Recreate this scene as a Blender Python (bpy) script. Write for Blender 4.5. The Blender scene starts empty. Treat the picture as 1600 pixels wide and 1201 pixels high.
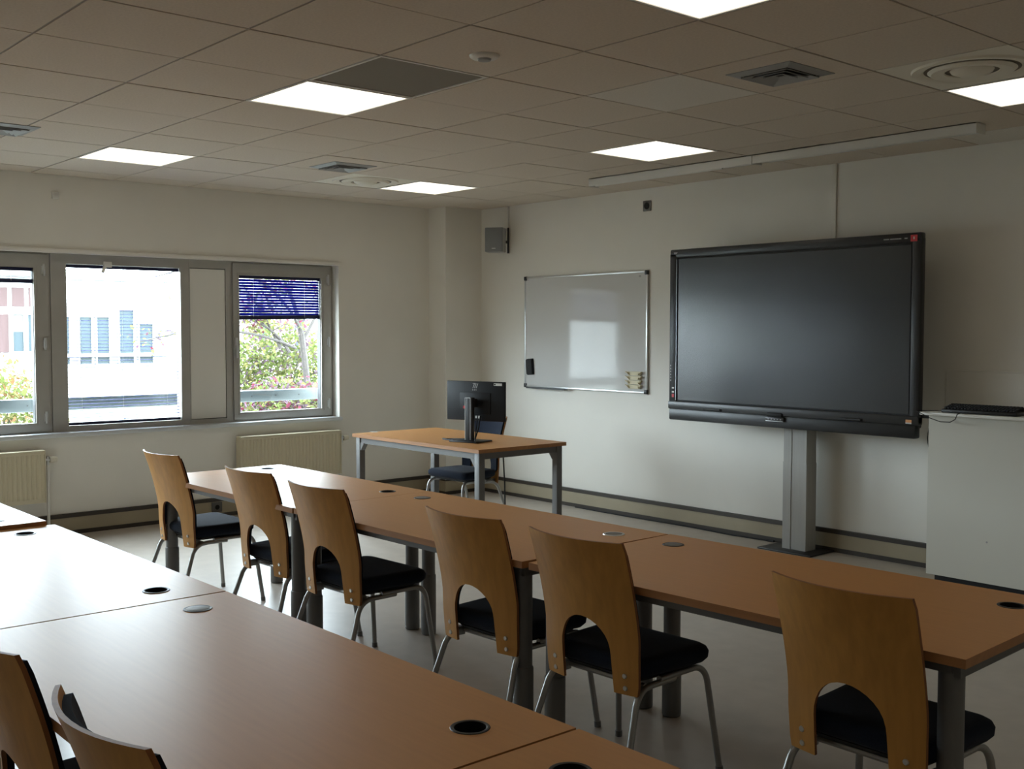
import bpy, bmesh, math, random
from mathutils import Vector, Matrix
R = math.radians
random.seed(7)
scene = bpy.context.scene
COL = scene.collection

# ------------------------------------------------------------------ camera
cam_d = bpy.data.cameras.new('camera'); cam = bpy.data.objects.new('camera', cam_d); COL.objects.link(cam)
cam_d.sensor_width = 36.0; cam_d.lens = 1708.4 / 1600 * 36.0; cam_d.clip_start = 0.05; cam_d.clip_end = 300
yaw, pitch, roll = 0.8553766, -0.0491561, 0.0008003
fwd = Vector((-math.sin(yaw) * math.cos(pitch), math.cos(yaw) * math.cos(pitch), math.sin(pitch)))
rgt = Vector((math.cos(yaw), math.sin(yaw), 0)); up = rgt.cross(fwd)
r2 = rgt * math.cos(roll) + up * math.sin(roll); u2 = up * math.cos(roll) - rgt * math.sin(roll)
cam.matrix_world = Matrix(((r2.x, u2.x, -fwd.x, 8.3502), (r2.y, u2.y, -fwd.y, -6.6435), (r2.z, u2.z, -fwd.z, 1.5311), (0, 0, 0, 1)))
scene.camera = cam

# ------------------------------------------------------------------ sky, light, exposure
LAMP = 1.85            # radiance of the ceiling panels
world = bpy.data.worlds.new('overcast_sky'); scene.world = world; world.use_nodes = True
bg = world.node_tree.nodes['Background']; bg.inputs[0].default_value = (0.80, 0.91, 1.0, 1); bg.inputs[1].default_value = 33.0
scene.view_settings.view_transform = 'Standard'; scene.view_settings.look = 'None'
scene.view_settings.exposure = 0.17; scene.view_settings.gamma = 1.0; scene.view_settings.use_curve_mapping = False
scene.cycles.max_bounces = 10; scene.cycles.diffuse_bounces = 6; scene.cycles.transparent_max_bounces = 16
scene.cycles.caustics_reflective = False; scene.cycles.caustics_refractive = False
scene.cycles.sample_clamp_indirect = 8.0
def portal(y0, y1, z0, z1, x):
    l = bpy.data.lights.new('window_portal', 'AREA'); l.shape = 'RECTANGLE'; l.size = z1 - z0; l.size_y = y1 - y0
    l.cycles.is_portal = True
    o = bpy.data.objects.new('window_portal', l); COL.objects.link(o)
    o.location = (x, (y0 + y1) / 2, (z0 + z1) / 2); o.rotation_euler = (0, R(-90), 0)
for a, b in ((-2.395, -1.44), (-3.755, -2.852), (-4.845, -3.89), (-6.22, -5.315), (-7.31, -6.355)):
    portal(a, b, .80, 2.04, -.19)

# ------------------------------------------------------------------ materials
MATS = {}
def mat(name, col, rough=.5, metal=0.0, spec=.5, noise=0.0, nscale=20.0, stretch=(1, 1, 1), bump=0.0, bscale=200.0, sheen=0.0, coat=0.0, detail=4.0):
    m = bpy.data.materials.new(name); m.use_nodes = True; nt = m.node_tree; b = nt.nodes['Principled BSDF']
    b.inputs['Base Color'].default_value = (*col, 1); b.inputs['Roughness'].default_value = rough; b.inputs['Metallic'].default_value = metal
    b.inputs['Specular IOR Level'].default_value = spec; b.inputs['Sheen Weight'].default_value = sheen; b.inputs['Coat Weight'].default_value = coat
    tc = nt.nodes.new('ShaderNodeTexCoord')
    if noise > 0:
        mp = nt.nodes.new('ShaderNodeMapping'); mp.inputs['Scale'].default_value = stretch; nt.links.new(tc.outputs['Object'], mp.inputs[0])
        n = nt.nodes.new('ShaderNodeTexNoise'); n.inputs['Scale'].default_value = nscale; n.inputs['Detail'].default_value = detail; nt.links.new(mp.outputs[0], n.inputs['Vector'])
        rp = nt.nodes.new('ShaderNodeValToRGB'); e = rp.color_ramp.elements
        e[0].position = .32; e[1].position = .68
        e[0].color = (*[max(0, c * (1 - noise)) for c in col], 1); e[1].color = (*[min(1, c * (1 + noise)) for c in col], 1)
        nt.links.new(n.outputs[0], rp.inputs[0]); nt.links.new(rp.outputs[0], b.inputs['Base Color'])
    if bump > 0:
        n2 = nt.nodes.new('ShaderNodeTexNoise'); n2.inputs['Scale'].default_value = bscale; nt.links.new(tc.outputs['Object'], n2.inputs['Vector'])
        bp = nt.nodes.new('ShaderNodeBump'); bp.inputs['Strength'].default_value = bump; bp.inputs['Distance'].default_value = .002
        nt.links.new(n2.outputs[0], bp.inputs['Height']); nt.links.new(bp.outputs[0], b.inputs['Normal'])
    MATS[name] = m; return m
def emit(name, col, s):
    m = bpy.data.materials.new(name); m.use_nodes = True; nt = m.node_tree; nt.nodes.remove(nt.nodes['Principled BSDF'])
    e = nt.nodes.new('ShaderNodeEmission'); e.inputs[0].default_value = (*col, 1); e.inputs[1].default_value = s
    nt.links.new(e.outputs[0], nt.nodes['Material Output'].inputs[0]); MATS[name] = m
def glass(name, tint, refl=1.0):
    m = bpy.data.materials.new(name); m.use_nodes = True; nt = m.node_tree; nt.nodes.remove(nt.nodes['Principled BSDF'])
    t = nt.nodes.new('ShaderNodeBsdfTransparent'); t.inputs[0].default_value = (*tint, 1)
    g = nt.nodes.new('ShaderNodeBsdfGlossy'); g.inputs['Roughness'].default_value = .02
    lw = nt.nodes.new('ShaderNodeLayerWeight'); pw = nt.nodes.new('ShaderNodeMath'); pw.operation = 'POWER'; pw.inputs[1].default_value = 5; nt.links.new(lw.outputs['Facing'], pw.inputs[0])
    f = nt.nodes.new('ShaderNodeMath'); f.operation = 'MULTIPLY_ADD'; f.inputs[1].default_value = .96; f.inputs[2].default_value = .04; nt.links.new(pw.outputs[0], f.inputs[0])
    mx = nt.nodes.new('ShaderNodeMixShader'); nt.links.new(f.outputs[0], mx.inputs[0]); nt.links.new(t.outputs[0], mx.inputs[1]); nt.links.new(g.outputs[0], mx.inputs[2])
    nt.links.new(mx.outputs[0], nt.nodes['Material Output'].inputs[0]); MATS[name] = m

mat('wall_paint', (.765, .742, .68), .6, noise=.015, nscale=3, bump=.12, bscale=260)
mat('ceiling_tile', (.64, .57, .485), .9, spec=.2, noise=.05, nscale=90, bump=.3, bscale=500)
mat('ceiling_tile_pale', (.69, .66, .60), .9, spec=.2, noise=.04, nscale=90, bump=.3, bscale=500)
mat('ceiling_void', (.10, .09, .08), .9)
mat('grid_bar', (.27, .24, .20), .6)
mat('white_metal', (.72, .71, .67), .45)
mat('floor_lino', (.45, .40, .345), .36, noise=.06, nscale=9, detail=8, bump=.05, bscale=90)
mat('trunking', (.34, .29, .20), .6, noise=.05, nscale=4)
mat('dark_strip', (.035, .026, .018), .5)
mat('frame_metal', (.42, .405, .37), .42, metal=.25, noise=.04, nscale=6)
mat('frame_dark', (.05, .05, .055), .5)
mat('sill_metal', (.62, .64, .65), .35, metal=.3)
mat('infill_panel', (.74, .72, .66), .5)
glass('window_glass', (.96, .985, .98))
m = mat('blind_blue', (.010, .018, .16), .6, spec=.2)
tr = m.node_tree.nodes.new('ShaderNodeBsdfTranslucent'); tr.inputs[0].default_value = (.005, .016, .26, 1); mx = m.node_tree.nodes.new('ShaderNodeMixShader'); mx.inputs[0].default_value = .5
m.node_tree.links.new(m.node_tree.nodes['Principled BSDF'].outputs[0], mx.inputs[1]); m.node_tree.links.new(tr.outputs[0], mx.inputs[2]); m.node_tree.links.new(mx.outputs[0], m.node_tree.nodes['Material Output'].inputs[0])
mat('blind_navy', (.008, .012, .06), .45)
mat('cord_white', (.7, .7, .7), .7)
mat('beech_top', (.57, .275, .095), .38, spec=.28, noise=.03, nscale=22, stretch=(.2, 3.2, 3.2), detail=6)
mat('beech_edge', (.38, .17, .058), .45, noise=.08, nscale=14, stretch=(.22, 3, 3))
mat('ply_face', (.53, .258, .058), .45, noise=.09, nscale=9, stretch=(4.5, 4.5, .35), detail=5)
mat('ply_edge', (.25, .095, .028), .5, noise=.12, nscale=60, stretch=(1, 1, .1))
mat('fabric', (.011, .015, .026), .95, spec=.08, sheen=.06, noise=.25, nscale=300, bump=.4, bscale=900)
mat('tube_grey', (.33, .33, .32), .35, metal=.75)
mat('leg_grey', (.152, .150, .146), .5, metal=.2)
mat('chrome', (.7, .7, .68), .28, metal=.9)
mat('black_plastic', (.012, .012, .013), .42)
mat('soft_black', (.006, .006, .007), .7)
mat('hole_black', (.003, .003, .003), .9)
mat('cap_grey', (.15, .145, .135), .5, metal=.15, noise=.2, nscale=40)
mat('tv_black', (.016, .017, .018), .38)
mat('tv_screen', (.007, .010, .013), .24, spec=.8)
mat('tv_grey', (.03, .031, .032), .35)
mat('monitor_black', (.006, .007, .009), .5, spec=.3)
mat('whiteboard', (.62, .62, .61), .07, spec=.5)
mat('alu', (.66, .67, .67), .32, metal=.8)
mat('column_alu', (.37, .36, .335), .5, metal=.2, noise=.04, nscale=30, stretch=(3, 3, .1))
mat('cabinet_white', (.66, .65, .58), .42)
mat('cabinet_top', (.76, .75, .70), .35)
mat('radiator', (.60, .54, .39), .42)
mat('valve_cream', (.66, .62, .50), .4)
mat('speaker_grey', (.20, .205, .205), .6, bump=.3, bscale=900)
mat('speaker_side', (.40, .40, .39), .5)
mat('vent_metal', (.33, .34, .34), .5, metal=.1)
mat('vent_dark', (.03, .03, .03), .7)
mat('grille_brown', (.22, .195, .155), .7, noise=.35, nscale=900, bump=.6, bscale=1400)
mat('diffuser_white', (.80, .77, .67), .5)
mat('socket_dark', (.10, .095, .085), .5)
mat('sticker_white', (.7, .7, .66), .6)
mat('mark_grey', (.35, .35, .35), .5)
mat('sticker_red', (.55, .035, .045), .5)
mat('sticker_orange', (.70, .32, .12), .5)
mat('clip_cream', (.66, .60, .42), .6)
mat('exterior_rail', (.11, .135, .15), .4, metal=.2)
mat('facade_white', (.34, .34, .335), .8, spec=.2, noise=.04, nscale=2)
mat('facade_red', (.052, .034, .033), .8, spec=.1, noise=.08, nscale=3, stretch=(1, 6, .3))
mat('facade_glass', (.026, .036, .041), .3, spec=.12)
mat('facade_blind', (.10, .095, .09), .8, spec=.1)
mat('courtyard', (.16, .16, .14), .9, noise=.2, nscale=1.5)
mat('bark', (.028, .023, .020), .9, noise=.3, nscale=30)
def leafmat(name, c):
    m = mat(name, c, .7, spec=.1, noise=.35, nscale=2.5)
    nt = m.node_tree; b = nt.nodes['Principled BSDF']; tr = nt.nodes.new('ShaderNodeBsdfTranslucent'); mx = nt.nodes.new('ShaderNodeMixShader'); mx.inputs[0].default_value = .45
    src = b.inputs['Base Color'].links[0].from_socket; nt.links.new(src, tr.inputs[0])
    nt.links.new(b.outputs[0], mx.inputs[1]); nt.links.new(tr.outputs[0], mx.inputs[2]); nt.links.new(mx.outputs[0], nt.nodes['Material Output'].inputs[0])
leafmat('leaf_green', (.072, .090, .026)); leafmat('leaf_yellow', (.13, .122, .045)); leafmat('leaf_red', (.095, .020, .034)); leafmat('leaf_mauve', (.085, .055, .070)); leafmat('leaf_orange', (.10, .055, .024))
emit('lamp_panel', (1.0, .93, .78), LAMP)

# ------------------------------------------------------------------ mesh helpers
class MB:
    def __init__(s): s.v = []; s.f = []; s.m = []; s.mats = []; s.cur = 0
    def mat(s, name):
        if name not in s.mats: s.mats.append(name)
        s.cur = s.mats.index(name); return s
    def add(s, vs, fs):
        o = len(s.v); s.v += [tuple(v) for v in vs]
        for f in fs: s.f.append([o + i for i in f]); s.m.append(s.cur)
        return s
    def box(s, x0, x1, y0, y1, z0, z1, M=None):
        vs = [Vector((x, y, z)) for z in (z0, z1) for y in (y0, y1) for x in (x0, x1)]
        if M: vs = [M @ v for v in vs]
        return s.add(vs, [(0, 2, 3, 1), (4, 5, 7, 6), (0, 1, 5, 4), (2, 6, 7, 3), (0, 4, 6, 2), (1, 3, 7, 5)])
    def cbox(s, x0, x1, y0, y1, z0, z1, c=.004, M=None):
        bm = bmesh.new(); bmesh.ops.create_cube(bm, size=1)
        for v in bm.verts: v.co = Vector(((x0 + x1) / 2 + v.co.x * (x1 - x0), (y0 + y1) / 2 + v.co.y * (y1 - y0), (z0 + z1) / 2 + v.co.z * (z1 - z0)))
        bmesh.ops.bevel(bm, geom=bm.edges[:], offset=c, segments=2, affect='EDGES', profile=.5)
        bm.verts.index_update(); vs = [v.co.copy() for v in bm.verts]
        if M: vs = [M @ v for v in vs]
        s.add(vs, [[v.index for v in f.verts] for f in bm.faces]); bm.free(); return s
    def tube(s, pts, r, seg=10, caps=True):
        pts = [Vector(p) for p in pts]; n = len(pts); rings = []; prev = None
        for i, p in enumerate(pts):
            d = (pts[min(i + 1, n - 1)] - pts[max(i - 1, 0)]).normalized()
            if prev is None: a = d.orthogonal().normalized()
            else: a = (prev - d * prev.dot(d)).normalized()
            prev = a; b = d.cross(a); rr = r[i] if isinstance(r, (list, tuple)) else r
            rings.append([p + (a * math.cos(t) + b * math.sin(t)) * rr for t in [2 * math.pi * k / seg for k in range(seg)]])
        vs = [v for rg in rings for v in rg]; fs = []
        for i in range(n - 1):
            for k in range(seg): fs.append((i * seg + k, i * seg + (k + 1) % seg, (i + 1) * seg + (k + 1) % seg, (i + 1) * seg + k))
        if caps: fs.append(tuple(range(seg - 1, -1, -1))); fs.append(tuple((n - 1) * seg + k for k in range(seg)))
        return s.add(vs, fs)
    def cyl(s, p0, p1, r, seg=16): return s.tube([p0, p1], r, seg)
    def lathe(s, prof, seg=24, c=(0, 0, 0), M=None):
        vs = []; fs = []; n = len(prof)
        for k in range(seg):
            t = 2 * math.pi * k / seg
            for r, z in prof:
                v = Vector((r * math.cos(t), r * math.sin(t), z))
                vs.append((M @ v if M else v) + Vector(c))
        for k in range(seg):
            k2 = (k + 1) % seg
            for i in range(n - 1): fs.append((k * n + i, k2 * n + i, k2 * n + i + 1, k * n + i + 1))
        return s.add(vs, fs)
    def slab(s, outline, levels):
        # stacked copies of an outline: levels = [(z, inset)]; closed top and bottom
        cx = sum(p[0] for p in outline) / len(outline); cy = sum(p[1] for p in outline) / len(outline)
        hx = max(abs(p[0] - cx) for p in outline); hy = max(abs(p[1] - cy) for p in outline); n = len(outline); vs = []; fs = []
        for z, ins in levels: vs += [(cx + (x - cx) * (1 - ins / hx), cy + (y - cy) * (1 - ins / hy), z) for x, y in outline]
        for l in range(len(levels) - 1):
            for k in range(n): fs.append((l * n + k, l * n + (k + 1) % n, (l + 1) * n + (k + 1) % n, (l + 1) * n + k))
        fs.append(tuple(range(n - 1, -1, -1))); fs.append(tuple((len(levels) - 1) * n + k for k in range(n)))
        return s.add(vs, fs)
    def mesh(s, name, smooth=40):
        me = bpy.data.meshes.new(name); me.from_pydata(s.v, [], s.f)
        for m in (s.mats or ['white_metal']): me.materials.append(MATS[m])
        me.polygons.foreach_set('material_index', s.m)
        if smooth:
            me.polygons.foreach_set('use_smooth', [True] * len(me.polygons)); me.set_sharp_from_angle(angle=R(smooth))
        me.update(); return me
    def build(s, name, parent=None, smooth=40, loc=None, rz=0):
        return place(name, s.mesh(name, smooth), parent, loc, rz)
def place(name, me, parent=None, loc=None, rz=0):
    o = bpy.data.objects.new(name, me); COL.objects.link(o)
    if parent: o.parent = parent
    if loc: o.location = loc
    if rz: o.rotation_euler = (0, 0, rz)
    return o
def B(m): return MB().mat(m)
def tag(o, label=None, cat=None, group=None, kind=None):
    if label: o['label'] = label
    if cat: o['category'] = cat
    if group: o['group'] = group
    if kind: o['kind'] = kind
    return o
def thing(name, label, cat, loc=(0, 0, 0), rz=0, group=None):
    o = bpy.data.objects.new(name, None); o.empty_display_size = .1; COL.objects.link(o)
    o.location = loc; o.rotation_euler = (0, 0, rz); return tag(o, label, cat, group)
def struct(name, mb, label, cat, smooth=40): return tag(mb.build(name, smooth=smooth), label, cat, None, 'structure')
def copy_tree(o, parent=None):
    c = o.copy(); COL.objects.link(c); c.parent = parent
    for ch in list(o.children): copy_tree(ch, c)
    return c
def rr(x0, x1, y0, y1, r, n=5):
    pts = []
    for cx, cy, a in ((x1 - r, y1 - r, 0), (x0 + r, y1 - r, 90), (x0 + r, y0 + r, 180), (x1 - r, y0 + r, 270)):
        for k in range(n + 1): t = R(a + 90 * k / n); pts.append((cx + r * math.cos(t), cy + r * math.sin(t)))
    return pts
def bez(p0, p1, p2, n=6):
    p0, p1, p2 = Vector(p0), Vector(p1), Vector(p2)
    return [p0 * (1 - t) ** 2 + p1 * 2 * t * (1 - t) + p2 * t * t for t in [k / n for k in range(n + 1)]]

# ------------------------------------------------------------------ room shell
XM, YM, HC = 10.2, -8.6, 2.677
WY0, WY1, WZ0, WZ1 = -7.35, -1.425, .76, 2.108        # the ribbon window opening
struct('floor', B('floor_lino').box(-.25, XM + .2, YM - .2, .2, -.12, 0), 'pale grey beige linoleum floor of the classroom', 'floor', 0)
w = B('wall_paint')
w.box(-.25, 0, YM, 0, 0, WZ0).box(-.25, 0, YM, 0, WZ1, HC + .3).box(-.25, 0, WY1, 0, WZ0, WZ1).box(-.25, 0, YM, WY0, WZ0, WZ1)
struct('wall_left', w, 'off-white painted wall with the ribbon of windows', 'wall', 0)
struct('wall_front', B('wall_paint').box(-.25, XM + .2, 0, .2, 0, HC + .3), 'off-white wall behind whiteboard and big screen', 'wall', 0)
struct('wall_back', B('wall_paint').box(-.25, XM + .2, YM - .2, YM, 0, HC + .3), 'off-white rear wall behind the viewer', 'wall', 0)
struct('wall_right', B('wall_paint').box(XM, XM + .2, YM, 0, 0, HC + .3), 'off-white side wall opposite the windows', 'wall', 0)
struct('wall_column', B('wall_paint').box(.0, .262, -.432, 0, 0, HC + .004), 'off-white square corner column between window wall and whiteboard wall', 'column', 0)
struct('trim_1', B('wall_paint').cbox(0, .018, WY0, WY1 + .03, WZ1 - .004, WZ1 + .026, .003), 'thin painted batten along the top of the window opening', 'trim')
struct('trim_2', B('sill_metal').box(-.10, .022, WY0, WY1, WZ0 - .006, WZ0 + .004).cbox(.0, .024, WY0, WY1 + .02, WZ0 - .026, WZ0 + .004, .003), 'pale metal sill along the bottom of the windows', 'sill')

# skirting trunking: tan board with a dark strip above and below
def trunk(name, label, boxf, L):
    o = struct(name, boxf(B('trunking'), 0, L, .0, .020, .03, .128), label, 'baseboard', 0)
    boxf(B('dark_strip'), 0, L, 0, .026, .128, .157).build('top_strip', o, 0)
    boxf(B('dark_strip'), 0, L, 0, .026, 0, .030).build('bottom_strip', o, 0)
    return o
trunk('baseboard_front', 'tan skirting trunking with dark brown strips under the whiteboard and screen', lambda b, a, c, d0, d1, z0, z1: b.box(.262 + a, .262 + c, -d1, -d0, z0, z1), XM - .262)
bl = trunk('baseboard_left', 'tan skirting trunking with dark brown strips under the windows', lambda b, a, c, d0, d1, z0, z1: b.box(d0, d1, -.432 - c, -.432 - a, z0, z1), -YM - .432)
trunk('baseboard_column', 'short tan skirting trunking around the corner column', lambda b, a, c, d0, d1, z0, z1: b.box(0.026, .262 + d1, -.432 - d1, -.432 - d0, z0, z1).box(.262 + d0, .262 + d1, -.432, -.026, z0, z1), 1)
for y in (-1.2, -2.3, -3.2):
    pass
s = thing('wall_socket', 'small dark socket set in the skirting under the windows', 'socket', (.0205, -2.62, .082))
B('socket_dark').cbox(0, .012, -.045, .045, -.042, .042, .004).build('plate', s); B('hole_black').lathe([(.0, .0), (.02, 0), (.02, .002)], 14, M=Matrix.Rotation(R(90), 3, 'Y').to_4x4(), c=(.0121, 0, 0)).build('insert', s)

# ------------------------------------------------------------------ ceiling
GX, GY, P = 3.9037, -4.0296, .6
ceil = struct('ceiling', B('ceiling_void').box(-.25, XM + .2, YM - .2, .2, HC + .12, HC + .16), 'suspended ceiling of square beige tiles', 'ceiling', 0)
xs = [GX + P * i for i in range(-7, 12)]; ys = [GY + P * j for j in range(-9, 8)]
xs = [x for x in xs if 0 < x < XM]; ys = [y for y in ys if YM < y < 0]
for x in xs: B('grid_bar').box(x - .012, x + .012, YM, 0, HC + .004, HC + .010).build('grid_bar', ceil, 0)
for y in ys: B('grid_bar').box(0, XM, y - .012, y + .012, HC + .0035, HC + .0095).build('grid_bar', ceil, 0)
LIGHTS = [(i, j) for j in (-4, 0, 4) for i in (-5, -1, 3, 7)]
SPECIAL = set(LIGHTS) | {(0, 0), (-5, 3), (3, 3)}
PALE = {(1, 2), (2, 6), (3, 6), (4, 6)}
xe = [0.0] + xs + [XM]; ye = [YM] + ys + [0.0]
tile_cache = {}
for a in range(len(xe) - 1):
    for b in range(len(ye) - 1):
        i = round((xe[a] - GX) / P) if a > 0 else round((xe[1] - GX) / P) - 1
        j = round((ye[b] - GY) / P) if b > 0 else round((ye[1] - GY) / P) - 1
        if (i, j) in SPECIAL: continue
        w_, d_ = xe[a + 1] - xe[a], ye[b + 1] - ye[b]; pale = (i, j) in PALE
        k = (round(w_, 3), round(d_, 3), pale)
        if k not in tile_cache:
            g = .0055
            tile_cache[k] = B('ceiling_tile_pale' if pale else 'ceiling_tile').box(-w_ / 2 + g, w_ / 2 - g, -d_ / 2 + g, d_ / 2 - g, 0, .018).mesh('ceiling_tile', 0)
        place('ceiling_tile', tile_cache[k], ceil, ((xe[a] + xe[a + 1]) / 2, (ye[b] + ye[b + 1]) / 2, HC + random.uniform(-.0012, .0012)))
def tile_c(i, j): return (GX + P * (i + .5), GY + P * (j + .5), HC)

fr = B('white_metal'); 
for sx in (-1, 1):
    fr.box(sx * .281, sx * .2945, -.2945, .2945, -.002, .03) if sx > 0 else fr.box(-.2945, -.281, -.2945, .2945, -.002, .03)
    fr.box(-.281, .281, .281, .2945, -.002, .03) if sx > 0 else fr.box(-.281, .281, -.2945, -.281, -.002, .03)
FRAME_ME = fr.mesh('frame', 0); PANEL_ME = B('lamp_panel').box(-.281, .281, -.281, .281, .002, .03).mesh('diffuser', 0)
LLAB = {(-1, 0): 'lit square ceiling panel touching the brown air grille', (-5, 0): 'lit square ceiling panel nearest the left windows', (-5, 4): 'lit square ceiling panel near the corner column beside a round vent',
        (-1, 4): 'lit square ceiling panel just in front of the hanging light housing', (3, 0): 'lit square ceiling panel cut off by the top of the photo', (3, 4): 'lit square ceiling panel cut off at the right of the photo',
        (7, 0): 'lit square ceiling panel out of view to the right of the near tables', (7, 4): 'lit square ceiling panel out of view above the cabinet side', (-5, -4): 'lit square ceiling panel out of view by the rearmost windows', (-1, -4): 'lit square ceiling panel out of view left of the viewer', (3, -4): 'lit square ceiling panel out of view just beside the viewer', (7, -4): 'lit square ceiling panel out of view above the viewer'}
for ij in LIGHTS:
    t = thing('ceiling_light', LLAB.get(ij, 'lit square ceiling panel in the unseen rear of the room'), 'ceiling light', tile_c(*ij), 0, 'square lit ceiling panels')
    place('frame', FRAME_ME, t); place('diffuser', PANEL_ME, t)
# brown return-air grille beside a lamp
t = thing('air_grille', 'square brown mesh return air grille beside a lit panel', 'air grille', tile_c(0, 0))
place('frame', FRAME_ME, t).scale = (1, 1, 1); B('grille_brown').box(-.281, .281, -.281, .281, .003, .02).build('mesh_panel', t, 0)
# square louvre vents
def square_vent(loc, label):
    t = thing('square_vent', label, 'air vent', loc, 0, 'small square ceiling vents')
    def ring(o, i, z0, z1, m, name):
        b = B(m); vs = []
        for r_, z in ((o, z0), (i, z1)): vs += [(-r_, -r_, z), (r_, -r_, z), (r_, r_, z), (-r_, r_, z)]
        vs += [(x, y, z + .004) for x, y, z in vs]
        fs = []
        for k in range(4):
            k2 = (k + 1) % 4; fs += [(k, 4 + k, 4 + k2, k2), (8 + k, 8 + k2, 12 + k2, 12 + k), (k, k2, 8 + k2, 8 + k), (4 + k, 12 + k, 12 + k2, 4 + k2)]
        b.add(vs, fs).build(name, t, 0)
    ring(.17, .125, -.003, -.013, 'vent_metal', 'rim')
    ring(.122, .095, -.020, -.008, 'vent_metal', 'louvre'); ring(.088, .062, -.020, -.008, 'vent_metal', 'louvre'); ring(.054, .02, -.020, -.008, 'vent_metal', 'louvre')
    B('vent_dark').box(-.13, .13, -.13, .13, -.0045, -.003).build('backing', t, 0)
    return t
cx, cy, cz = tile_c(2, 2); square_vent((cx, cy + .03, HC - .001), 'square grey louvred vent in the ceiling above the big screen')
cx, cy, cz = tile_c(-4, 2); square_vent((cx - .05, cy + .05, HC - .001), 'square grey louvred vent in the ceiling before the corner column')
cx, cy, cz = tile_c(-4, -2); square_vent((cx - .08, cy + .2, HC - .001), 'square louvred vent at the far left edge of the ceiling')
# round diffusers on plates
def round_vent(ij, label):
    t = thing('round_vent', label, 'air vent', tile_c(*ij), 0, 'round ceiling diffusers')
    B('diffuser_white').box(-.294, .294, -.294, .294, .001, .012).build('plate', t, 0)
    B('diffuser_white').lathe([(.255, .001), (.25, -.008), (.215, -.006), (.2, .0), (.2, .001)], 40).build('outer_ring', t)
    B('diffuser_white').lathe([(.185, -.004), (.17, -.016), (.115, -.010), (.112, -.004), (.165, -.010), (.18, .0)], 40).build('inner_ring', t)
    B('diffuser_white').lathe([(.0, -.03), (.05, -.027), (.085, -.012), (.092, -.002), (.0, -.001)], 32).build('cone', t)
    B('grille_brown').lathe([(.2, -.0003), (.09, -.0003)], 40).build('throat', t)
round_vent((3, 3), 'round ceiling diffuser on a cream plate at upper right'); round_vent((-5, 3), 'round ceiling diffuser on a cream plate near the corner column')
t = thing('smoke_detector', 'small round white detector on the ceiling', 'detector', (4.785, -3.70, HC - .0005))
B('white_metal').lathe([(0, -.014), (.05, -.014), (.062, -.006), (.064, 0), (0, 0)], 28).build('base', t)
B('vent_metal').lathe([(0, -.024), (.026, -.022), (.03, -.014), (0, -.014)], 20).build('sensor', t)

# two linear light housings below the ceiling along the front wall
def housing(x0, x1, label, tube):
    t = thing('linear_light', label, 'light fixture', ((x0 + x1) / 2, -.70, HC + .001), 0, 'linear light housings above the screen'); h = (x1 - x0) / 2
    B('white_metal').box(-h, h, -.052, -.048, -.060, -.004).box(-h, h, -.052, .052, -.008, -.004).box(-h, h, .046, .052, -.05, -.004).build('housing', t, 0)
    for s_ in (-1, 1): B('white_metal').cbox(s_ * h - (.004 if s_ < 0 else 0), s_ * h + (.004 if s_ > 0 else 0), -.054, .054, -.062, -.003, .0015).build('end_cap', t)
    B('alu').add([(-h, -.047, -.055), (h, -.047, -.055), (h, .045, -.02), (-h, .045, -.02), (-h, -.047, -.053), (h, -.047, -.053), (h, .045, -.018), (-h, .045, -.018)], [(0, 1, 2, 3), (7, 6, 5, 4), (0, 4, 5, 1), (2, 6, 7, 3)]).build('reflector', t, 0)
    if tube: B('sticker_white').cyl((-h + .05, -.03, -.058), (h - .25, -.03, -.058), .008, 8).build('tube_lamp', t)
housing(2.455, 3.943, 'white linear light housing with a pale tube, nearer the whiteboard', True)
housing(3.955, 5.445, 'white linear light housing without visible tube, above the big screen', False)

# ------------------------------------------------------------------ windows
def framebox(b, y0, y1, z0, z1, t, x0, x1):
    tl, tr, tb, tt = t
    b.box(x0, x1, y0, y1, z0, z0 + tb).box(x0, x1, y0, y1, z1 - tt, z1).box(x0, x1, y0, y0 + tl, z0 + tb, z1 - tt).box(x0, x1, y1 - tr, y1, z0 + tb, z1 - tt)
    return b
def sash_window(name, y0, y1, label, hinge_right=True):
    o = struct(name, framebox(B('frame_metal'), y0 - .02, y1 + .018, WZ0 + .004, WZ1, (.02, .018, .012, .012), -.20, -.11), label, 'window', 0)
    s = framebox(B('frame_metal'), y0 + .002, y1 - .002, WZ0 + .018, WZ1 - .014, (.055, .10, .062, .10), -.165, -.095)
    s.mat('frame_dark'); framebox(s, y0 + .05, y1 - .098, WZ0 + .075, WZ1 - .108, (.008, .008, .006, .006), -.160, -.11)
    s = s.build('sash_frame', o, 0)
    framebox(B('frame_metal'), y0 + .04, y1 - .075, WZ0 + .06, WZ1 - .095, (.006, .006, .006, .006), -.0955, -.0915).build('glazing_bead', o, 0)
    B('window_glass').box(-.160, -.156, y0 + .055, y1 - .10, WZ0 + .078, WZ1 - .11).build('pane', o, 0)
    for z in (.88, 1.43, 1.98):
        yy = y1 - .03
        h = B('alu').cyl((-.088, yy, z - .045), (-.088, yy, z + .045), .009, 10).box(-.096, -.09, yy - .016, yy + .012, z - .03, z + .03).build('hinge', o)
    hd = B('alu').cbox(-.096, -.078, y0 + .008, y0 + .036, 1.37, 1.47, .004).build('handle', o)
    B('alu').cbox(-.080, -.066, y0 + .012, y0 + .032, 1.30, 1.41, .004).build('lever', hd)
    return o
w1 = sash_window('window_1', -2.395, -1.445, 'right hinged grey window half covered by the blue blind')
w3 = sash_window('window_3', -4.845, -3.89, 'left hinged grey window with its blind raised')
w6 = sash_window('window_6', -7.31, -6.355, 'hinged grey window beyond the left edge of the photo')
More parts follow.
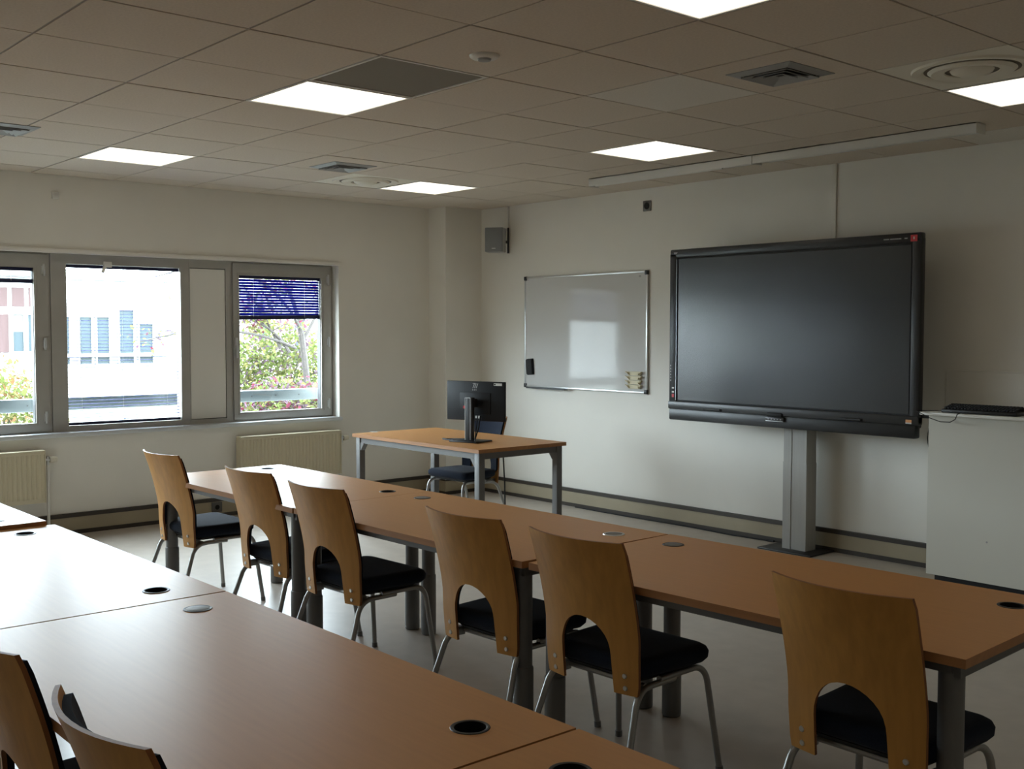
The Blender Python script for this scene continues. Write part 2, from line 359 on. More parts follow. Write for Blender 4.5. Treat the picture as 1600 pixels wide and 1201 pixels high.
def fixed_window(name, y0, y1, pl, pr, label):
    o = struct(name, framebox(B('frame_metal'), y0 - pl, y1 + pr, WZ0 + .004, WZ1, (pl, pr, .04, .075), -.19, -.10), label, 'window', 0)
    B('window_glass').box(-.160, -.156, y0, y1, WZ0 + .044, WZ1 - .075).build('pane', o, 0); return o
w2 = fixed_window('window_2', -3.755, -2.852, .115, .072, 'wide fixed window with open slatted blind between the hinged ones')
fixed_window('window_5', -6.22, -5.315, .115, .072, 'fixed window beyond the left edge of the photo')
def infill(name, y0, y1, label):
    o = struct(name, framebox(B('frame_metal'), y0 - .004, y1 + .042, WZ0 + .004, WZ1, (.008, .045, .036, .068), -.19, -.10), label, 'window panel', 0)
    B('infill_panel').box(-.135, -.108, y0 + .006, y1 - .006, WZ0 + .046, WZ1 - .074).build('panel', o, 0)
    B('frame_dark').box(-.16, -.125, y0, y1, WZ0 + .04, WZ1 - .068).build('gasket', o, 0); return o
infill('window_4', -2.775, -2.455, 'opaque white infill panel in the window band beside the right window')
infill('window_7', -5.24, -4.92, 'opaque white infill panel beyond the left edge of the photo')

# blinds: each slat its own part
def slat_me(L, wd):
    b = B('blind_blue'); n = 4; vs = []
    for k in range(n + 1):
        x = -wd / 2 + wd * k / n; z = .0022 * (1 - (2 * k / n - 1) ** 2)
        vs += [(x, -L / 2, z), (x, L / 2, z)]
    m = len(vs); vs += [(x, y, z - .0006) for x, y, z in vs]
    fs = []
    for k in range(n): fs += [(2 * k, 2 * k + 2, 2 * k + 3, 2 * k + 1), (m + 2 * k, m + 2 * k + 1, m + 2 * k + 3, m + 2 * k + 2)]
    fs += [(0, 1, m + 1, m), (2 * n, m + 2 * n, m + 2 * n + 1, 2 * n + 1)]
    return b.add(vs, fs).mesh('slat', 60)
def blind(label, y0, y1, ztop, zbot, n, tilt, droop=0.0, rail=.022, wd=.022):
    L = y1 - y0; yc = (y0 + y1) / 2; t = thing('venetian_blind', label, 'blind', (-.135, yc, ztop)); me = slat_me(L - .01, wd)
    B('blind_navy').cbox(-.013, .013, -L / 2, L / 2, -.026, 0, .002).build('head_rail', t)
    for k in range(n):
        f = (k + .6) / n; o = place('slat', me, t, (0, 0, -.026 - (ztop - .026 - zbot - rail) * f)); o.rotation_euler = (R(droop) * f, R(tilt), 0)
    z = zbot - ztop
    o = B('blind_navy').cbox(-.012, .012, -L / 2, L / 2, 0, rail, .003).build('bottom_rail', t, loc=(0, 0, z)); o.rotation_euler = (R(droop), 0, 0)
    for yy in (-L * .38, -L * .02, L * .38) if L > .85 else (-L * .31, L * .31):
        B('cord_white').tube([(.0125, yy, -.02), (.0125, yy, z + rail / 2)], .0009, 5).build('ladder_cord', t)
    return t
blind('open slatted blind covering the wide middle window', -3.752, -2.856, 2.031, .806, 46, 9)
blind('blue slatted blind pulled halfway down the right window', -2.342, -1.548, 1.996, 1.628, 13, 64, .9, .034, .0235)
blind('dark blind bundled at the top of the left window', -4.787, -3.992, 1.996, 1.880, 9, 3, 0, .03)
blind('blue blind lowered over the fixed window beyond the left edge', -6.217, -5.319, 2.031, .806, 46, 52)
blind('blue blind lowered over the hinged window beyond the left edge', -7.252, -6.457, 1.996, .85, 44, 52)
t = thing('blind_bracket', 'small pale bracket hanging over the top of the middle window blind', 'bracket', (-.098, -3.44, 2.06))
B('infill_panel').cbox(0, .012, -.035, .03, -.045, .0, .003).build('plate', t); B('infill_panel').tube([(.006, -.02, -.03), (.012, -.045, -.085)], [.014, .012], 8).build('arm', t)
t = thing('sensor_box', 'tiny white sensor box high on the window wall', 'sensor', (.0, -3.858, 2.50)); B('white_metal').cbox(0, .02, -.025, .025, 0, .05, .004).build('case', t); B('white_metal').cbox(.02, .024, -.012, .012, .018, .032, .002).build('lens', t)

# ------------------------------------------------------------------ outdoors
struct('ground', B('courtyard').box(-60, -.3, -70, 50, -.75, -.6), 'courtyard ground outside the windows', 'ground', 0)
t = thing('guard_rail', 'pale blue grey metal beam running outside across the windows', 'rail', (-.40, -4.3, .955))
B('exterior_rail').cbox(-.03, .03, -4.0, 3.2, -.05, .05, .008).build('beam', t)
for k in range(30): B('frame_dark').cyl((.030, -3.9 + k * .235, 0), (.033, -3.9 + k * .235, 0), .006, 8).build('bolt', t)
def F(y, z): return (-6.64 + (y + 6.64) * 1.5366, 1.53 + (z - 1.53) * 1.5366)
fx = -26.0
t = thing('opposite_building', 'white building with narrow windows across the courtyard', 'building', (fx, 3, -.6))
b = B('facade_white').box(-8, 0, -70, 22, 0, 3.75); b.build('wall', t, 0)
B('facade_white').box(-.2, .35, -70, 22, 3.75, 4.0).build('roof_edge', t, 0)
def fwin(y0, y1, z0, z1, blindz=None, red=False):
    (a, c), (b_, d) = F(y0, z0), F(y1, z1)
    a -= 3; b_ -= 3; c += .6; d += .6
    if red: return B('facade_red').box(-.02, .03, a, b_, c, d).build('cladding_panel', t, 0)
    o = framebox(B('facade_white'), a - .05, b_ + .05, c - .05, d + .05, (.05, .05, .05, .05), -.02, .08).build('window', t, 0)
    B('facade_glass').box(-.02, .02, a, b_, c, d).build('pane', o, 0)
    if blindz is not None: B('facade_blind').box(.021, .03, a, b_, F(0, blindz)[1] + .6, d).build('shade', o, 0)
for y0, y1, z1 in ((.82, 1.03, 1.8), (1.23, 1.47, 1.8), (1.58, 1.83, 1.8), (2.04, 2.34, 1.95), (2.46, 2.75, 1.66), (3.5, 3.8, 1.95), (4.2, 4.5, 1.9), (5.2, 5.5, 1.95), (6.1, 6.4, 1.8)):
    fwin(y0, y1, .86, z1)
(a, c), (b_, d) = F(.7, .985), F(7.5, 1.065); B('facade_white').box(.1, .2, a - 3, b_ - 3, c + .6, d + .6).build('window_rail', t, 0)
for y0, y1, z0, z1 in ((-.45, -.12, 1.99, 2.36), (-.04, .19, 1.99, 2.36), (.27, .48, 1.99, 2.36), (-.42, -.11, 1.1, 1.84), (-.9, -.52, 1.1, 2.36)): fwin(y0, y1, z0, z1, red=True)
fwin(-.04, .16, 1.12, 1.84, 1.5); fwin(.24, .42, 1.12, 1.84)
(a, c), (b_, d) = F(-1.2, 1.0), F(.6, 1.09); B('facade_white').box(.0, .3, a - 3, b_ - 3, c + .6, d + .6).build('ledge', t, 0)

def leaves(mats, spots, size, seed):
    rnd = random.Random(seed); b = MB()
    for p in spots:
        b.mat(rnd.choice(mats)); s_ = size * rnd.uniform(.6, 1.3)
        M = Matrix.Rotation(rnd.uniform(0, 6.28), 3, 'Z') @ Matrix.Rotation(rnd.uniform(-1.2, 1.2), 3, 'X') @ Matrix.Rotation(rnd.uniform(-.6, .6), 3, 'Y')
        q = [Vector((0, -.5, 0)), Vector((.30, -.1, .06)), Vector((.2, .3, .04)), Vector((0, .55, 0)), Vector((-.2, .3, .04)), Vector((-.30, -.1, .06))]
        b.add([Vector(p) + M @ (v * s_) for v in q], [(0, 1, 2, 3), (0, 3, 4, 5)])
    return b
def shrub(name, label, loc, rx, ry, h, n, mats, seed, size=.07, group=None):
    t = thing(name, label, 'shrub', loc, 0, group); rnd = random.Random(seed); sp = []
    while len(sp) < n:
        x, y, z = rnd.uniform(-1, 1), rnd.uniform(-1, 1), rnd.uniform(0, 1); r = x * x + y * y + (2 * z - .9) ** 2 * .8
        if .1 < r < 1 + rnd.uniform(-.2, .2): sp.append((x * rx, y * ry, z * h))
    o = leaves(mats, sp, size, seed).build('foliage', t, 0); o['kind'] = 'stuff'
    st = B('bark')
    for k in range(7): a = k * .9; st.tube(bez((.1 * math.cos(a), .1 * math.sin(a), 0), (.25 * rx * math.cos(a), .25 * ry * math.sin(a), h * .5), (.7 * rx * math.cos(a), .7 * ry * math.sin(a), h * .85)), [.02 - .0025 * i for i in range(7)], 6)
    st.build('stems', t); return t
GZ = -.6
shrub('shrub', 'green and orange shrub seen through the left window', (-5.2, -3.1, GZ), 1.2, .95, 1.85, 9000, ['leaf_green', 'leaf_green', 'leaf_yellow', 'leaf_orange'], 3)
shrub('shrub', 'low green bush under the middle window blind', (-4.4, -1.5, GZ), .6, .7, 1.05, 5000, ['leaf_green', 'leaf_green', 'leaf_yellow'], 4)
shrub('shrub', 'tall green bush behind the tree in the right window', (-5.6, 1.05, GZ), 1.0, 1.15, 2.3, 14000, ['leaf_green', 'leaf_green', 'leaf_green', 'leaf_yellow', 'leaf_mauve'], 5)
shrub('shrub', 'mauve and red leaved bush low in the right window', (-3.9, .22, GZ), .6, .85, 1.55, 7000, ['leaf_mauve', 'leaf_green', 'leaf_red', 'leaf_yellow', 'leaf_mauve', 'leaf_green'], 6, .075)
def tree(label, loc, limbs, n, mats, seed, spread=.28):
    t = thing('tree', label, 'tree', loc); rnd = random.Random(seed); sp = []
    for k, (p0, p1, p2, r0, r1) in enumerate(limbs):
        pts = bez(p0, p1, p2, 9); B('bark').tube(pts, [r0 + (r1 - r0) * i / 9 for i in range(10)], 8).build('trunk' if k == 0 else 'branch', t)
        if k: 
            for q in range(4):
                s0 = pts[4 + q]; e = s0 + Vector((rnd.uniform(-.3, .3), rnd.uniform(-.5, .5), rnd.uniform(-.1, .5))); B('bark').tube(bez(s0, (s0 + e) / 2 + Vector((0, 0, .06)), e, 4), [.008, .007, .006, .004, .003], 5).build('twig', t)
                sp += [s0.lerp(e, rnd.random()) + Vector((rnd.gauss(0, spread * .4), rnd.gauss(0, spread * .4), rnd.gauss(0, spread * .35))) for _ in range(n // (4 * (len(limbs) - 1)))]
    o = leaves(mats, sp, .065, seed).build('foliage', t, 0); o['kind'] = 'stuff'; return t
tree('tree with leaning trunk and red and yellow leaves outside the right window', (-4.2, .75, GZ),
     [((0, 0, 0), (.05, .02, 1.0), (0, -.12, 2.1), .055, .04), ((0, -.12, 2.05), (0, -.18, 2.6), (.1, -.75, 3.3), .036, .012), ((0, -.3, 1.85), (0, -.5, 2.2), (.2, -1.15, 2.35), .026, .008), ((0, -.42, 1.9), (0, -.62, 2.3), (.1, -1.0, 2.7), .024, .008),
      ((0, -.1, 2.0), (0, .3, 2.6), (0, .4, 3.2), .024, .008), ((0, -.1, 2.1), (.4, -.9, 3.2), (.3, -2.2, 2.75), .022, .008), ((0, -.2, 1.9), (.2, -1.2, 2.3), (.3, -2.4, 2.0), .020, .007)], 1500, ['leaf_yellow', 'leaf_red', 'leaf_yellow', 'leaf_green', 'leaf_mauve'], 11)

# ------------------------------------------------------------------ radiators
def radiator(y0, y1, z0, z1, label, pipe):
    L = y1 - y0; t = thing('radiator', label, 'radiator', (.03, (y0 + y1) / 2, z0), 0, 'cream panel radiators under the windows'); H = z1 - z0
    n = int(L / .034); b = B('radiator'); vs = []; prof = []
    for k in range(n):
        a = -L / 2 + .02 + (L - .04) * k / n; d = (L - .04) / n
        prof += [(a, .066), (a + d * .25, .074), (a + d * .6, .074), (a + d * .85, .066)]
    prof = [(-L / 2, .066)] + prof + [(L / 2, .066)]; m = len(prof)
    for y, x in prof: vs += [(x, y, .03), (x, y, H - .03)]
    b.add(vs, [(2 * k, 2 * k + 2, 2 * k + 3, 2 * k + 1) for k in range(m - 1)])
    b.box(.0, .066, -L / 2, L / 2, .0, .03).box(.0, .074, -L / 2, L / 2, H - .03, H - .012).box(0, .02, -L / 2, L / 2, .03, H - .03); b.build('ribbed_panel', t, 30)
    B('radiator').cbox(-.004, .078, -L / 2 - .002, L / 2 + .002, H - .012, H, .003).build('top_cover', t)
    for s_ in (-1, 1): B('radiator').box(-.002, .076, s_ * L / 2 - .003, s_ * L / 2 + .003, .0, H - .012).build('side_cover', t, 0)
    for s_ in (-.35, .35): B('radiator').box(-.03, .0, s_ * L - .02, s_ * L + .02, .1, H - .06).build('wall_bracket', t, 0)
    v = B('alu').cyl((.035, L / 2 + .003, H - .075), (.035, L / 2 + .05, H - .075), .012).cyl((.035, L / 2 + .03, H - .115), (.035, L / 2 + .03, H - .05), .011).build('valve', t)
    B('valve_cream').lathe([(0, 0), (.022, 0), (.024, .02), (.02, .05), (.014, .055), (0, .055)], 16, c=(.035, L / 2 + .045, H - .075), M=Matrix.Rotation(R(-90), 3, 'X').to_4x4()).build('knob', v)
    if pipe: B('white_metal').tube([(.035, L / 2 + .03, H - .1), (.035, L / 2 + .03, -z0 + .001)], .011, 10).build('pipe', t)
    else: B('white_metal').tube([(.035, L / 2 + .012, H - .09), (.02, L / 2 + .012, H - .2), (.02, L / 2 + .012, -z0 + .001)], .006, 8).build('pipe', t)
radiator(-2.44, -1.475, .27, .655, 'cream ribbed radiator under the right window behind the tables', False)
radiator(-4.95, -4.0, .27, .655, 'cream ribbed radiator at the left edge with white pipe', True)

# ------------------------------------------------------------------ things on the front wall
t = thing('whiteboard', 'small whiteboard with silver frame and black corners on the wall', 'whiteboard', (1.646, -.002, 1.02)); W2, H2 = .747, .997
B('whiteboard').box(-W2 + .01, W2 - .01, -.014, 0, .01, H2 - .01).build('panel', t, 0)
for nm, bx in (('frame_rail', (-W2, W2, -.020, 0, 0, .016)), ('frame_rail', (-W2, W2, -.020, 0, H2 - .016, H2)), ('frame_rail', (-W2, -W2 + .016, -.020, 0, .016, H2 - .016)), ('frame_rail', (W2 - .016, W2, -.020, 0, .016, H2 - .016))): B('alu').cbox(*bx, .003).build(nm, t)
for sx in (-1, 1):
    for z in (0, H2 - .034): x0 = -W2 - .003 if sx < 0 else W2 - .031; B('black_plastic').cbox(x0, x0 + .034, -.024, 0, z - .003 if z == 0 else z, z + .034 + (.003 if z else 0), .006).build('corner_cap', t)
B('black_plastic').box(-W2 + .075, -W2 + .575, -.062, -.0205, -.008, -.003).box(-W2 + .075, -W2 + .575, -.064, -.060, -.008, .008).build('pen_tray', t, 0)
B('mark_grey').box(W2 - .1, W2 - .075, -.0146, -.0142, H2 - .05, H2 - .035).box(-W2 + .03, -W2 + .06, -.0146, -.0142, H2 - .032, H2 - .026).build('maker_mark', t, 0)
t = thing('board_eraser', 'black curved eraser stuck to the lower left of the whiteboard', 'eraser', (.985, -.0165, 1.20))
Mx = Matrix.Rotation(R(-5), 4, 'Y')
B('soft_black').cbox(-.04, .04, -.03, 0, -.065, .075, .012, Mx).build('handle', t); B('fabric').cbox(-.043, .043, -.012, -.0005, -.068, .078, .004, Mx).build('felt', t)
for k in range(4):
    t = thing('magnet_clip', ('lowest', 'second lowest', 'second highest', 'topmost')[k] + ' of four cream clips stacked at lower right of the whiteboard', 'clip', (2.265, -.0165, 1.058 + k * .036), 0, 'cream clips on the whiteboard')
    B('clip_cream').add([(-.06, -.02, 0), (.06, -.02, 0), (.075, -.02, .032), (-.075, -.02, .032), (-.06, 0, 0), (.06, 0, 0), (.075, 0, .032), (-.075, 0, .032)], [(0, 1, 2, 3), (7, 6, 5, 4), (0, 4, 5, 1), (1, 5, 6, 2), (2, 6, 7, 3), (3, 7, 4, 0)]).build('body', t, 0)
    for s_ in (-1, 1): B('clip_cream').tube([(s_ * .05, -.02, .005), (s_ * .06, -.034, .02), (s_ * .085, -.03, .03)], .005, 6).build('wing', t)
t = thing('loudspeaker', 'small grey loudspeaker on a wall bracket beside the corner column', 'loudspeaker', (.66, -.004, 2.245))
rz = Matrix.Rotation(R(36), 4, 'Z'); off = Matrix.Translation((.0, -.16, 0)) @ rz
B('speaker_side').cbox(-.085, .085, -.05, .065, 0, .225, .01, off).build('cabinet', t)
B('speaker_grey').slab(rr(-.083, .083, -.066, -.049, .008), [(.004, .002), (.008, 0), (.217, 0), (.221, .002)]).build('grille', t)
t.children[-1].data.transform(off)
B('sticker_white').box(-.018, .018, -.0672, -.0662, .03, .038, off).build('badge', t, 0)
B('frame_dark').cbox(-.009, .009, -.012, 0, .0, .235, .003).cbox(-.008, .008, -.13, -.012, .09, .115, .003).build('bracket', t)
B('white_metal').box(-.008, .008, -.012, 0, .235, HC - 2.247).build('cable_duct', t, 0)
t = thing('wall_outlet', 'small dark square outlet high on the wall above the whiteboard', 'socket', (2.37, -.001, 2.535))
B('cap_grey').cbox(-.042, .042, -.010, 0, -.042, .042, .004).build('plate', t); B('hole_black').lathe([(0, .0), (.026, 0), (.028, .003), (.0, .003)], 16, c=(0, -.0135, 0), M=Matrix.Rotation(R(-90), 3, 'X').to_4x4()).build('insert', t)
t = thing('cable_duct', 'narrow white cable duct from the ceiling down to the big screen', 'cable duct', (4.09, 0, 1.9))
B('infill_panel').cbox(-.016, .016, -.014, -.0005, 0, HC - 1.9, .002).build('cover', t)
B('infill_panel').cbox(-.0175, .0175, -.016, -.0005, .22, .245, .001).build('joint_clip', t)

# interactive display on its stand
t = thing('display_screen', 'large black interactive display switched off', 'display', (3.92, -.35, .864)); hw = 1.005; TH = 1.272
def scr(m, x0, x1, z0, z1, y0, y1, name, c=.0, par=None):
    b = B(m); (b.cbox(x0, x1, y0, y1, z0, z1, c) if c else b.box(x0, x1, y0, y1, z0, z1)); return b.build(name, par or t, 40 if c else 0)
scr('tv_black', -hw + .03, hw - .03, .06, TH - .03, .012, .095, 'back_case', .01)
bz = B('tv_black'); out = rr(-hw, hw, .09, TH, .022, 5); inn = [(-.928, .135), (.936, .135), (.936, TH - .072), (-.928, TH - .072)]
scr('tv_black', -hw, hw, TH - .062, TH, -.004, .05, 'bezel', .012); scr('tv_black', -hw, -hw + .068, .09, TH - .03, -.004, .05, 'bezel', .008); scr('tv_black', hw - .062, hw, .09, TH - .03, -.004, .05, 'bezel', .008)
scr('tv_grey', -hw - .004, hw, .082, .142, -.012, .05, 'lower_bezel', .010)
scr('tv_black', -hw - .002, hw - .02, .0, .086, -.004, .06, 'speaker_bar', .012)
scr('soft_black', -hw + .05, hw - .05, .13, TH - .05, .006, .02, 'inner_border')
scr('tv_screen', -.926, .934, .152, TH - .075, .0035, .0075, 'screen_glass')
scr('alu', -hw + .0655, -hw + .0675, .15, TH - .075, -.0048, -.003, 'edge_line')
for x in (-.585, .545):
    o = scr('soft_black', x - .085, x + .085, .086, .104, -.016, -.011, 'pen_slot', .002); B('tv_black').cyl((x - .05, -.019, .097), (x + .075, -.019, .097), .008, 10).build('pen', o)
o = scr('tv_grey', -.115, .035, .048, .076, -.022, -.003, 'control_panel', .006)
scr('alu', -.112, .032, .046, .05, -.0235, -.018, 'panel_edge', .001, o); scr('soft_black', -.105, .02, .078, .105, -.028, -.012, 'sensor_pod', .009, o)
for k in range(5): scr('mark_grey', -.095 + k * .025, -.085 + k * .025, .058, .064, -.0228, -.0218, 'button', 0, o)
scr('sticker_orange', .925, .965, .093, .118, -.0128, -.0121, 'sticker'); scr('sticker_white', .925, .965, .093, .101, -.0134, -.0129, 'sticker')
o = scr('sticker_red', hw - .072, hw - .028, TH - .055, TH - .015, -.0052, -.0042, 'sticker'); scr('sticker_white', hw - .054, hw - .046, TH - .042, TH - .026, -.0057, -.0053, 'mark', 0, o)
for a, c in ((.70, .738), (.745, .80), (.802, .82), (.842, .862)): scr('mark_grey', a + .05, c + .05, TH - .037, TH - .03, -.0052, -.0042, 'maker_mark')
B('mark_grey').add([(-.968, -.0046, TH - .022), (-.930, -.0046, TH - .022), (-.940, -.0046, TH - .036), (-.960, -.0046, TH - .036)], [(0, 3, 2, 1)]).build('maker_mark', t, 0)
for z0, z1, m in ((.235, .245, 'sticker_white'), (.205, .215, 'sticker_white'), (.17, .195, 'sticker_red')): scr(m, -hw + .03, -hw + .05, z0, z1, -.0052, -.0042, 'port_label')
for k in range(6): scr('mark_grey', -hw + .012, -hw + .022, .29 + k * .022, .302 + k * .022, -.0052, -.0042, 'port_label')
scr('black_plastic', hw - .05, hw + .10, .13, .155, .03, .055, 'side_arm', .004)
t = thing('display_stand', 'grey metal column on a black foot plate carrying the big display', 'stand', (3.945, -.16, 0))
b = B('column_alu'); out = [(-.095, -.06), (-.03, -.06), (-.03, -.056), (.045, -.056), (.045, -.06), (.095, -.06), (.095, .06), (-.095, .06)]
b.slab(out, [(.012, 0), (.62, 0)]).build('column', t, 30); B('column_alu').slab([(x * .97, y * .97) for x, y in out], [(.62, 0), (1.25, 0)]).build('inner_column', t, 30)
B('black_plastic').cbox(-.235, .20, -.16, .13, .0, .012, .004).build('foot_plate', t)
B('black_plastic').box(-.3, .3, -.09, -.06, 1.1, 1.7).build('mount_plate', t, 0)

# cabinet on the right with keyboard
t = thing('cabinet', 'tall plain white cabinet to the right of the big display', 'cabinet', (5.045, -.45, 0))
B('cabinet_white').box(0, 1.2, 0, .018, .068, 1.028).build('front_panel', t, 0); B('cabinet_white').box(0, 1.2, .018, .42, .068, 1.028).build('body', t, 0)
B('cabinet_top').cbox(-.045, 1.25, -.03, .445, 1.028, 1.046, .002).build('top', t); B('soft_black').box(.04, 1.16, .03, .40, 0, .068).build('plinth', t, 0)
B('mark_grey').cyl((.37, -.001, .31), (.37, .002, .31), .006, 8).build('screw_cap', t)
t = thing('back_board', 'low white board against the wall behind the keyboard', 'board', (4.93, -.02, 1.047)); B('infill_panel').cbox(0, 1.3, -.004, .018, 0, .235, .002).build('panel', t); B('infill_panel').cbox(0, 1.3, -.006, .018, .228, .238, .002).build('top_edge', t)
t = thing('keyboard', 'black computer keyboard lying on the white cabinet', 'keyboard', (5.345, -.375, 1.0465))
B('black_plastic').cbox(-.225, .225, -.075, .075, .0, .022, .006).build('case', t); 
kb = B('soft_black').cbox(-.008, .008, -.008, .008, 0, .010, .002).mesh('key')
for r_ in range(5):
    for c_ in range(21): place('key', kb, t, (-.205 + c_ * .0205, -.055 + r_ * .021, .0235 + r_ * .0045))
B('black_plastic').cbox(-.225, .225, .055, .08, .002, .046, .010).build('rear_ridge', t)
B('soft_black').tube([(-.1, .06, .01), (-.30, .0, .004), (-.37, -.10, .004), (-.33, -.142, .0), (-.26, -.145, -.03), (-.19, -.145, -.05), (-.13, -.145, -.048), (-.10, -.144, -.03), (-.09, -.142, .0), (-.09, -.10, .006)], .0028, 6).build('cable', t)
t = thing('loose_cable', 'thin black cable hanging between the display and the cabinet', 'cable', (4.99, -.30, 1.0))
B('soft_black').tube(bez((.0, 0, 0), (-.06, 0, -.13), (.0, 0, -.24), 8), .003, 6).build('cord', t); B('soft_black').cyl((-.01, 0, .0), (.03, 0, .01), .006, 8).build('plug', t)
t = thing('floor_cable', 'black cable lying on the floor along the front skirting', 'cable', (0, 0, 0))
B('soft_black').tube([(1.6, -.05, .006), (2.2, -.06, .006), (2.9, -.045, .006), (3.3, -.07, .006), (3.6, -.05, .006)], .006, 6).build('cord', t); B('soft_black').cyl((3.6, -.05, .006), (3.66, -.05, .006), .009, 8).build('plug', t)

# ------------------------------------------------------------------ tables
TL, TD, TT = 1.57, .80, .025
def top_mesh(L, D, holes, T=TT):
    bm = bmesh.new(); edges = []
    def loop(pts):
        vs = [bm.verts.new((x, y, 0)) for x, y in pts]; edges.extend(bm.edges.new((vs[i], vs[(i + 1) % len(vs)])) for i in range(len(vs)))
    loop([(-L / 2, -D / 2), (L / 2, -D / 2), (L / 2, D / 2), (-L / 2, D / 2)])
    for hx, hy in holes: loop([(hx + .036 * math.cos(2 * math.pi * k / 24), hy + .036 * math.sin(2 * math.pi * k / 24)) for k in range(24)])
    bmesh.ops.triangle_fill(bm, use_beauty=True, edges=edges)
    bmesh.ops.recalc_face_normals(bm, faces=bm.faces[:])
    for f in bm.faces:
        if f.normal.z < 0: f.normal_flip()
    r_ = bmesh.ops.extrude_face_region(bm, geom=bm.faces[:])
    for v in r_['geom']:
        if isinstance(v, bmesh.types.BMVert): v.co.z -= T
    bmesh.ops.recalc_face_normals(bm, faces=bm.faces[:])
    me = bpy.data.meshes.new('tabletop')
    for f in bm.faces: f.material_index = 0 if abs(f.normal.z) > .5 else 1
    bm.to_mesh(me); bm.free(); me.materials.append(MATS['beech_top']); me.materials.append(MATS['beech_edge']); return me
HOLES = [(-TL / 2 + .145, TD / 2 - .165), (TL / 2 - .145, TD / 2 - .165)]
TOP = top_mesh(TL, TD, HOLES)
GR = B('black_plastic').lathe([(.036, -.03), (.034, .001), (.037, .0025), (.0415, .0015), (.0425, .0)], 28).mat('hole_black').lathe([(0, -.028), (.036, -.028)], 28).mesh('grommet')
GRC = B('chrome').lathe([(.034, .0), (.034, .002), (.037, .003), (.0435, .002), (.0445, .0)], 28).mesh('grommet')
CAP = B('cap_grey').lathe([(0, .0025), (.03, .003), (.0345, .002), (.0345, -.004)], 28).mesh('cap')
LEGM = B('leg_grey').lathe([(0, .002), (.036, .002), (.038, .008), (.038, .30), (.0355, .305), (.0335, .306), (.0335, .684), (0, .684)], 20).mesh('leg')
RAILX = B('leg_grey').box(-TL / 2 + .05, TL / 2 - .05, -.015, .015, -.03, 0).mesh('side_rail', 0)
RAILY = B('leg_grey').box(-.015, .015, -TD / 2 + .04, TD / 2 - .04, -.04, 0).mesh('end_rail', 0)
PLATE = B('leg_grey').box(-.05, .05, -.05, .05, -.006, 0).mesh('leg_plate', 0)
def table(label, x, y, rot, caps, group, h=.71):
    t = thing('classroom_table', label, 'table', (x, y, 0), R(rot), group)
    place('tabletop', TOP, t, (0, 0, h))
    for sx in (-1, 1):
        for sy in (-1, 1):
            place('leg', LEGM, t, (sx * (TL / 2 - .066), sy * (TD / 2 - .068), h - .71)); place('leg_plate', PLATE, t, (sx * (TL / 2 - .062), sy * (TD / 2 - .068), h - TT))
    for sy in (-1, 1): place('side_rail', RAILX, t, (0, sy * (TD / 2 - .048), h - TT))
    for sx in (-1, 1): place('end_rail', RAILY, t, (sx * (TL / 2 - .045), 0, h - TT))
    for (hx, hy), c in zip(HOLES, caps):
        g = place('grommet', GRC if c == 2 else GR, t, (hx, hy, h))
        if c: place('cap', CAP, g)
    return t
G1, G2 = 'tables in the row facing the screen', 'tables in the nearer row'
table('beech table at the window end of the far row, in front of the radiator', 3.128, -3.722, .7, (0, 0), G1).scale = (.962, 1, 1)
table('beech table in the middle of the far row', 4.672, -3.698, .8, (1, 2), G1)
table('beech table at the right end of the far row', 6.258, -3.648, 2.3, (1, 0), G1)
table('slightly raised beech table at the left edge of the near row', 2.81, -5.522, .3, (0, 1), G2, .726)
table('beech table of the near row shining with window light', 4.392, -5.486, .2, (0, 0), G2)
table('long beech table of the near row across the lower left', 5.972, -5.483, .1, (1, 0), G2)
table('beech table of the near row at the bottom edge of the photo', 7.550, -5.480, .1, (0, 0), G2)

# teacher's table with square legs
t = thing('teacher_table', 'free-standing beech table with square grey legs by the whiteboard', 'table', (2.10, -1.76, 0)); L, D, h = 1.51, .79, .755
place('tabletop', top_mesh(L, D, []), t, (0, 0, h))
for sx in (-1, 1):
    for sy in (-1, 1):
        x, y = sx * (L / 2 - .045), sy * (D / 2 - .045); lg = B('leg_grey').cbox(x - .025, x + .025, y - .025, y + .025, 0, h - TT - .001, .004).build('leg', t)
        k = -sx; B('leg_grey').add([(x + k * .025, y - .02, h - TT - .04), (x + k * .075, y - .02, h - TT - .04), (x + k * .065, y - .02, h - TT - .055), (x + k * .035, y - .02, h - TT - .095), (x + k * .025, y - .02, h - TT - .1)] + [(x + k * .025, y + .02, h - TT - .04), (x + k * .075, y + .02, h - TT - .04), (x + k * .065, y + .02, h - TT - .055), (x + k * .035, y + .02, h - TT - .095), (x + k * .025, y + .02, h - TT - .1)], [(0, 1, 2, 3, 4), (9, 8, 7, 6, 5)] + [(i, (i + 1) % 5, 5 + (i + 1) % 5, 5 + i) for i in range(5)]).build('corner_bracket', lg, 0)
for sy in (-1, 1): y = sy * (D / 2 - .045); B('leg_grey').box(-L / 2 + .07, L / 2 - .07, y - .015, y + .015, h - TT - .045, h - TT).build('side_rail', t, 0)
for sx in (-1, 1): x = sx * (L / 2 - .045); B('leg_grey').box(x - .015, x + .015, -D / 2 + .07, D / 2 - .07, h - TT - .045, h - TT).build('end_rail', t, 0)
t = thing('paper_scrap', 'small white paper scrap on the free-standing table', 'paper', (1.36, -1.97, .7556))
B('sticker_white').add([(-.05, -.01, 0), (.02, -.03, .001), (.06, .0, .003), (0, .025, .001)], [(0, 1, 2, 3)]).add([(-.05, -.01, .0005), (.02, -.03, .0015), (.06, .0, .0035), (0, .025, .0015)], [(0, 1, 2, 3)]).build('sheet', t, 0)
B('sticker_white').add([(.02, .0, .004), (.055, .005, .006), (.04, .03, .004)], [(0, 1, 2)]).build('fold', t, 0)

